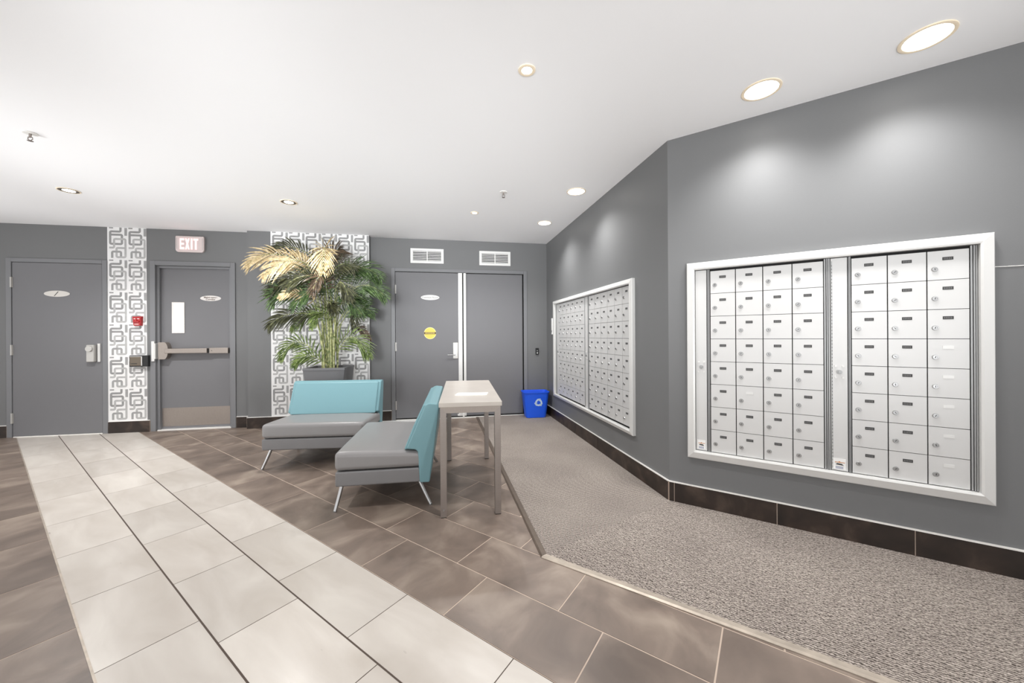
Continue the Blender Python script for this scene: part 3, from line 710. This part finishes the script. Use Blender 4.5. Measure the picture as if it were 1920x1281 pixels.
# ------------------------------------------------------------------ benches
def bench(label, x, y, rz, L, teal_label):
    """local x runs along the seat, local y from front (0) to back"""
    t = thing('lounge_bench', label, 'bench', (x, y, 0), rz, None)
    # base block
    m = MB(); m.box(.004, L-.004, .006, .585, .170, .272); plab(m.build('seat_base', 'grey_vinyl2', t, bevel=.012, seg=3), 'grey vinyl lower band of the seat')
    # seat cushion, crowned
    nx, ny = 14, 10; m = MB(); vs = []; top = {}
    def tz(u, v): return .408+.012*(1-(2*u-1)**6)*(1-(2*v-1)**4)-.022*v
    rs = []
    for sgn in (0,):
        pass
    idx = {}
    for i in range(nx+1):
        for j in range(ny+1):
            u, v = i/nx, j/ny; idx[(i, j)] = len(vs); vs.append((L*u, .0+.60*v, tz(u, v)))
    off = len(vs)
    for i in range(nx+1):
        for j in range(ny+1):
            u, v = i/nx, j/ny; vs.append((L*u, .0+.60*v, .276))
    fs = []
    for i in range(nx):
        for j in range(ny):
            a, b, c, d_ = idx[(i, j)], idx[(i+1, j)], idx[(i+1, j+1)], idx[(i, j+1)]
            fs.append((a, b, c, d_)); fs.append((off+d_, off+c, off+b, off+a))
    for i in range(nx):
        fs.append((idx[(i, 0)], off+idx[(i, 0)], off+idx[(i+1, 0)], idx[(i+1, 0)])); fs.append((idx[(i+1, ny)], off+idx[(i+1, ny)], off+idx[(i, ny)], idx[(i, ny)]))
    for j in range(ny):
        fs.append((idx[(0, j+1)], off+idx[(0, j+1)], off+idx[(0, j)], idx[(0, j)])); fs.append((idx[(nx, j)], off+idx[(nx, j)], off+idx[(nx, j+1)], idx[(nx, j+1)]))
    m.add(vs, fs); m.build('seat_cushion', 'grey_vinyl', t, bevel=.034, seg=5)
    # backrest: side outline swept along the bench
    out = [(.572, .168), (.640, .166), (.668, .36), (.712, .700), (.700, .722), (.640, .728), (.612, .716), (.545, .56), (.487, .425), (.486, .408), (.545, .402), (.560, .385)]
    m = MB(); e = .004
    m.loft([(-e, yy, zz) for yy, zz in out], [(L+e, yy, zz) for yy, zz in out])
    br = plab(m.build('backrest', 'teal', t, bevel=.010, seg=3), teal_label)
    # padded inner face standing a little proud
    inn = [(.462, .398), (.526, .560), (.596, .712), (.628, .720), (.600, .60), (.530, .40)]
    m = MB(); m.loft([(.022, yy, zz) for yy, zz in inn], [(L-.022, yy, zz) for yy, zz in inn]); m.build('back_pad', 'teal', br, bevel=.012, seg=4)
    # chrome frame
    m = MB(); m.box(.06, L-.06, .030, .048, .165, .178); m.box(.06, L-.06, .54, .558, .160, .178); m.box(.06, .078, .03, .558, .165, .178); m.box(L-.078, L-.06, .03, .558, .165, .178)
    m.build('under_frame', 'chrome', t, bevel=.002)
    for (tx, ty, fx, fy) in ((.072, .036, .012, .004), (L-.072, .036, L-.012, .004), (.072, .556, .018, .645), (L-.072, .556, L-.018, .645)):
        m = MB(); m.tube([(tx, ty, .172), ((tx+fx)/2, (ty+fy)/2, .086), (fx, fy, .004)], .0135, 14, .0115); m.cyl(fx, fy, .0125, 0, .006, 14)
        m.build('leg', 'chrome', t, smooth=True)
    return t
# near bench faces left, backrest on its right; far bench faces the camera
near = bench('near grey bench with turquoise backrest on its right, beside the high table', -.752, 3.612, math.radians(-91.2), .935, 'turquoise vinyl backrest')
far = bench('far grey bench with turquoise backrest, standing in front of the palm', -1.675, 3.668, math.radians(-5.0), .905, 'turquoise vinyl backrest')

# ------------------------------------------------------------------ high table
TR = math.radians(-2.1)
t = thing('high_table', 'narrow high console table with a pale stone top and square steel legs', 'table', (-.052, 2.462, 0), TR)
TW, TLn, lg = .402, 1.165, .041
for (x, y) in ((0, 0), (TW-lg, 0), (0, TLn-lg), (TW-lg, TLn-lg)):
    m = MB(); m.box(x, x+lg, y, y+lg, 0.004, .7325-.0); lgo = m.build('leg', 'steel', t, bevel=.0015)
    m = MB(); m.box(x+.002, x+lg-.002, y+.002, y+lg-.002, 0, .006); m.build('foot_pad', 'black', lgo)
for y in (0, TLn-lg):
    m = MB(); m.loft([(.0001+.0, y-.0004, .7328), (lg, y-.0004, .692), (lg, y+lg, .692), (.0001, y+lg, .7328)], [(TW, y-.0004, .7328), (TW-lg, y-.0004, .692), (TW-lg, y+lg, .692), (TW, y+lg, .7328)])
    m.build('end_rail', 'steel_h', t)
for x in (0, TW-lg):
    m = MB(); m.box(x, x+lg, lg, TLn-lg, .692, .7325); m.build('side_rail', 'steel', t, bevel=.0015)
m = MB(); m.box(-.008, TW+.008, -.012, TLn+.022, .7328, .763); plab(m.build('table_top', 'stone_top', t, bevel=.002), 'pale stone slab top')
m = MB(); m.disc(.021, .052, .006, .006, -.004, 0, 14); m.build('bolt', 'chrome', t, smooth=True)
# paper holder on the table
m = MB(); m.loft([(0, 0, 0), (.232, -.004, 0), (.250, .098, 0), (.018, .100, 0)], [(0, 0, .006), (.232, -.004, .006), (.250, .098, .006), (.018, .100, .006)])
tag(m.build('paper_pad', 'paper', None, (.050, 2.725, .7632), math.radians(-4)), 'thin white pad of paper lying on the high table', 'paper')

# ------------------------------------------------------------------ recycling bin
t = thing('recycling_bin', 'blue plastic recycling bin in the corner by the double door', 'bin', (1.268, 5.285, .008), math.radians(-1.5))
def rrect(w_, h_, r, z, n=6):
    out = []
    for cx, cy, a0 in ((w_-r, h_-r, 0), (-w_+r, h_-r, 90), (-w_+r, -h_+r, 180), (w_-r, -h_+r, 270)):
        for k in range(n+1): a = math.radians(a0+k*90/n); out.append((cx+r*math.cos(a), cy+r*math.sin(a), z))
    return out
BHt = .375
m = MB(); m.rings([rrect(.140, .100, .045, 0), rrect(.149, .108, .05, .006), rrect(.187, .136, .05, BHt-.014), rrect(.197, .144, .052, BHt-.012), rrect(.198, .145, .052, BHt),
                   rrect(.190, .138, .05, BHt), rrect(.183, .131, .05, BHt-.03), rrect(.146, .105, .045, .01)])
m.build('body', 'blue', t, smooth=True)
# chasing arrows emblem, flat on the sloped front
lg_ = MB(); cx, cz = .028, .225; ysl = lambda z: -(.1085+(.136-.108)*(z/.361))-.0012
def bent(k):
    a = math.radians(90+120*k); c_, s_ = math.cos(a), math.sin(a)
    def rot(p): return (cx+p[0]*c_-p[1]*s_, cz+p[0]*s_+p[1]*c_)
    K = 1.35
    outer = [rot((x*K, z*K)) for x, z in ((.044, -.014), (.042, .012), (.020, .033), (-.004, .042))]
    inner = [rot((x*K, z*K)) for x, z in ((.024, -.010), (.024, .004), (.012, .016), (-.006, .022))]
    vs = [(x, ysl(z), z) for x, z in outer+inner]
    lg_.add(vs, [(0, 1, 5, 4), (1, 2, 6, 5), (2, 3, 7, 6)])
    hd = [rot((x*K, z*K)) for x, z in ((-.002, .050), (-.004, .012), (-.022, .036))]
    lg_.add([(x, ysl(z), z) for x, z in hd], [(0, 1, 2)])
for k in range(3): bent(k)
plab(lg_.build('recycling_emblem', 'sky', t), 'pale blue chasing arrows recycling emblem')

# ------------------------------------------------------------------ palm in a planter
PX, PY = -1.462, 4.945
t = thing('potted_palm', 'tall potted palm with some dry cream fronds, behind the far bench', 'potted plant', (PX, PY, 0), 0)
m = MB(); m.rings([[(-a, -a, z), (a, -a, z), (a, a, z), (-a, a, z)] for a, z in ((.150, 0), (.232, .80), (.236, .80), (.236, .828), (.214, .828), (.205, .770))])
m.build('planter', 'planter', t, bevel=.004)
m = MB(); m.box(-.2, .2, -.2, .2, .74, .792); m.build('soil', 'soil', t)
PR = random.Random(11)
def frond(P0, P1, P2, mt, llen=.22, n=26, y0=0.0, wd=.021, base=None, droop=.35, fan=1.0):
    """three control points (x,z) in the plane of the planter, y offset for depth"""
    a = Vector((P0[0]-PX, y0*.2, P0[1])); b = Vector((P1[0]-PX, y0*.7, P1[1])); c = Vector((P2[0]-PX, y0, P2[1]))
    b2 = b*2-(a+c)/2                        # so the curve passes through b
    def Q(s): return a*(1-s)**2+b2*2*s*(1-s)+c*s*s
    m = MB(); pts = [Q(i/14) for i in range(15)]
    if base is not None:
        bs = Vector((base[0], base[1], .785)); T = (Q(.05)-a).normalized()
        k1 = Vector(bs.lerp(a, .55)); k1.z = bs.z+(a.z-bs.z)*.62; k1.x = bs.x+(a.x-bs.x)*.30; k1.y = bs.y+(a.y-bs.y)*.3
        stem = [bs*(1-s)**2+k1*2*s*(1-s)+a*s*s for s in [i/8 for i in range(9)]]
        m.mi = 1; m.tube(stem, .0075, 7, .005)
    m.mi = 1; m.tube(pts, .0055, 5, .0015); m.mi = 0; llen *= 1.12; n = int(n*.8)
    for i in range(n):
        s = .08+.92*i/(n-1); p = Q(s); T = (Q(min(1, s+.02))-Q(max(0, s-.02))).normalized()
        S = T.cross(Vector((0, -1, .35))).normalized()
        N = S.cross(T).normalized()
        ln = llen*(math.sin(PI*(.14+.80*s))**.7)*PR.uniform(.85, 1.1)
        for sg in (-1, 1):
            dr = (S*sg*fan*(1.0-.55*s)+T*(.55+.9*s)+N*PR.uniform(-.28, .28)).normalized()
            q1 = p+dr*ln*.45+Vector((0, 0, -droop*ln*.12)); q2 = p+dr*ln*.98+Vector((0, 0, -droop*ln*.75))
            wv = dr.cross(N).normalized()
            if wv.length < .1: wv = Vector((0, 1, 0))
            wv = (wv+N*.3).normalized()*wd*.5
            fold = N*wd*.22
            vs = [p-wv*.35, p+wv*.35, q1-wv+fold, q1-fold*.4, q1+wv+fold, p+dr*ln*.75-wv*.6+Vector((0, 0, -droop*ln*.42)), p+dr*ln*.75+wv*.6+Vector((0, 0, -droop*ln*.42)), q2]
            m.add(vs, [(0, 3, 2), (0, 1, 3), (1, 4, 3), (2, 3, 5), (3, 6, 5), (3, 4, 6), (5, 6, 7)])
    o = m.build('frond', [mt, 'stem'], t, smooth=False)
    lab = {'leaf': 'green palm frond', 'leaf_dark': 'dark olive palm frond', 'leaf_brown': 'brownish dry palm frond', 'leaf_pale': 'pale cream dried palm frond', 'leaf_fresh': 'fresh light green palm frond'}[mt]
    o['label'] = lab
    return o
bases = [(-.06, -.03), (-.03, .02), (.0, -.02), (.035, .01), (.06, -.03), (.085, .02), (-.09, .0), (.02, .05)]
FR = [
 ((-1.558, 2.034), (-2.018, 2.196), (-2.298, 2.053), 'leaf_pale', .24, 30, -.18),
 ((-1.662, 2.044), (-1.823, 2.111), (-2.067, 1.918), 'leaf_pale', .24, 26, -.30),
 ((-1.470, 2.185), (-1.450, 2.275), (-1.440, 1.985), 'leaf_pale', .24, 24, -.30),
 ((-1.467, 2.069), (-1.430, 2.22), (-1.330, 2.300), 'leaf_brown', .26, 22, -.05),
 ((-1.612, 2.183), (-1.899, 2.322), (-2.13, 2.280), 'leaf_dark', .22, 26, .02),
 ((-1.40, 1.893), (-1.125, 2.078), (-.839, 1.944), 'leaf', .27, 30, -.12),
 ((-1.321, 1.603), (-1.057, 1.84), (-.770, 1.71), 'leaf', .27, 30, -.18),
 ((-1.559, 1.916), (-1.872, 1.942), (-2.091, 1.763), 'leaf_dark', .25, 28, -.10),
 ((-1.693, 1.815), (-2.02, 1.861), (-2.219, 1.749), 'leaf_dark', .17, 22, .10),
 ((-1.603, 1.673), (-1.902, 1.766), (-2.041, 1.645), 'leaf', .25, 28, -.15),
 ((-1.543, 1.444), (-1.874, 1.488), (-2.101, 1.340), 'leaf_dark', .22, 28, -.10),
 ((-1.546, .906), (-1.787, 1.138), (-1.978, .959), 'leaf_fresh', .20, 22, -.10),
 ((-1.504, .873), (-1.667, .977), (-1.788, .868), 'leaf_fresh', .17, 18, -.20),
 ((-1.362, .982), (-1.174, 1.199), (-.973, .976), 'leaf_fresh', .24, 24, -.15),
 ((-1.297, 1.412), (-1.172, 1.558), (-.95, 1.53), 'leaf', .24, 24, -.05),
 ((-1.591, 1.607), (-1.736, 1.723), (-1.873, 1.663), 'leaf_pale', .12, 16, -.36),
 ((-1.266, 1.544), (-1.159, 1.565), (-1.167, 1.279), 'leaf_dark', .16, 18, -.05),
 ((-1.204, 1.299), (-1.123, 1.325), (-.984, 1.178), 'leaf_brown', .12, 14, .0),
 ((-1.511, 1.805), (-1.601, 2.033), (-1.782, 1.963), 'leaf_dark', .24, 26, .0),
 ((-1.449, 1.872), (-1.539, 2.148), (-1.700, 2.20), 'leaf_dark', .22, 24, .10),
 ((-1.37, 1.808), (-1.231, 2.055), (-.979, 2.029), 'leaf', .25, 26, .08),
 ((-1.42, 1.675), (-1.541, 1.805), (-1.784, 1.573), 'leaf', .25, 26, -.25),
 ((-1.39, 1.543), (-1.296, 1.709), (-1.046, 1.479), 'leaf', .22, 24, -.12),
 ((-1.449, 1.938), (-1.293, 2.09), (-1.137, 2.038), 'leaf_dark', .24, 24, -.2),
 ((-1.544, 1.411), (-1.695, 1.509), (-1.905, 1.313), 'leaf_fresh', .20, 22, .05),
 ((-1.45, 1.45), (-1.42, 1.62), (-1.34, 1.52), 'leaf_dark', .20, 20, -.25),
 ((-1.46, 1.35), (-1.52, 1.50), (-1.60, 1.33), 'leaf_fresh', .16, 18, -.2),
 ((-1.50, 1.78), (-1.62, 1.93), (-1.84, 1.80), 'leaf_dark', .24, 26, -.32),
 ((-1.46, 1.74), (-1.46, 1.92), (-1.52, 1.72), 'leaf_brown', .20, 22, -.42),
 ((-1.38, 1.72), (-1.26, 1.86), (-1.14, 1.66), 'leaf_dark', .22, 24, -.36),
 ((-1.55, 1.62), (-1.72, 1.84), (-1.98, 1.80), 'leaf_dark', .24, 26, -.05),
 ((-1.33, 1.62), (-1.20, 1.72), (-1.02, 1.66), 'leaf', .22, 24, .0),
]
for i, (a, b, c, mt, ll, n, yo) in enumerate(FR):
    frond(a, b, c, mt, ll, n, yo, base=bases[i % len(bases)] if i not in (2,) else bases[2], fan=1.0 if i not in (2, 3) else 1.3)
for bx, by, x2, z2 in ((-.05, -.05, -.16, 1.42), (-.03, .0, -.06, 1.70), (.03, -.05, .02, 1.75), (.06, -.05, .09, 1.52), (.09, .0, .14, 1.36)):
    m = MB(); m.tube([(bx, by, .78), (bx*.9+x2*.1, by, 1.05), (x2*.5+bx*.5, by, 1.3), (x2, by*.5, z2)], .0135, 10, .008); m.build('stem', 'stem', t, smooth=True)

# ------------------------------------------------------------------ ceiling fittings
def ring_mesh(m, r0, r1, z0, z1, n=40):
    def c(r, z): return [(r*math.cos(2*PI*i/n), r*math.sin(2*PI*i/n), z) for i in range(n)]
    m.rings([c(r1, z1), c(r1, z0+.001), c(r1-.004, z0), c(r0+.004, z0), c(r0, z0+.001), c(r0, z1)], False); return m
def can(p, r, rin, label, group, ringm, dark=False):
    t = thing('ceiling_light', label, 'ceiling light', (p[0], p[1], H), 0, group)
    m = MB(); ring_mesh(m, rin, r, -.006, 0); m.build('trim_ring', ringm, t, smooth=True)
    if dark:
        m = MB(); ring_mesh(m, rin*.62, rin, -.004, 0); m.build('baffle', 'ring_dark', t, smooth=True)
        m = MB(); m.cyl(0, 0, rin*.62, -.004, -.0, 32); m.build('lens', 'lens', t)
    else:
        m = MB(); m.cyl(0, 0, rin, -.003, 0, 40); m.build('lens', 'lens', t)
GA = 'recessed lights along the mailbox walls'
can(LA[0], .098, .083, 'large lit ceiling light at the upper right, nearest the camera', GA, 'ring')
can(LA[1], .098, .083, 'large lit ceiling light above the left part of the large mailbox bank', GA, 'ring')
can(LA[2], .092, .080, 'lit ceiling light above the near end of the far mailbox bank', GA, 'ring')
can(LA[3], .086, .076, 'lit ceiling light nearest the back corner above the recycling bin', GA, 'ring')
GB = 'small bright lights down the middle of the ceiling'
can(LB[0], .045, .028, 'small bright ceiling spotlight high in the middle, nearer the camera', GB, 'ring')
can(LB[1], .045, .028, 'small bright ceiling spotlight in front of the right air vent', GB, 'ring')
GC = 'recessed lights with dark baffles at the left'
can(LC[0], .078, .070, 'leftmost ceiling light with a dark baffle, in front of the left doors', GC, 'ring', True)
can(LC[1], .078, .070, 'ceiling light with a dark baffle, above the palm', GC, 'ring', True)
def sprinkler(p, label, s=1.0):
    t = thing('sprinkler', label, 'sprinkler', (p[0], p[1], H), 0, 'ceiling sprinklers')
    m = MB(); m.cyl(0, 0, .036*s, -.006, 0, 28, .036*s); m.build('escutcheon', 'cap', t, bevel=.002)
    m = MB(); m.cyl(0, 0, .007, -.03, -.006, 10); m.tube([(-.012, 0, -.03), (-.014, 0, -.042), (0, 0, -.052)], .0025, 6); m.tube([(.012, 0, -.03), (.014, 0, -.042), (0, 0, -.052)], .0025, 6); m.box(-.013, .013, -.003, .003, -.032, -.027)
    m.build('nozzle', 'steel', t)
    m = MB(); m.cyl(0, 0, .015*s, -.055, -.053, 16); m.build('deflector', 'steel', t)
sprinkler((-2.80, 3.036), 'ceiling sprinkler at the far left of the ceiling')
sprinkler((.546, 3.54), 'ceiling sprinkler near the middle, left of the mailbox wall lights')
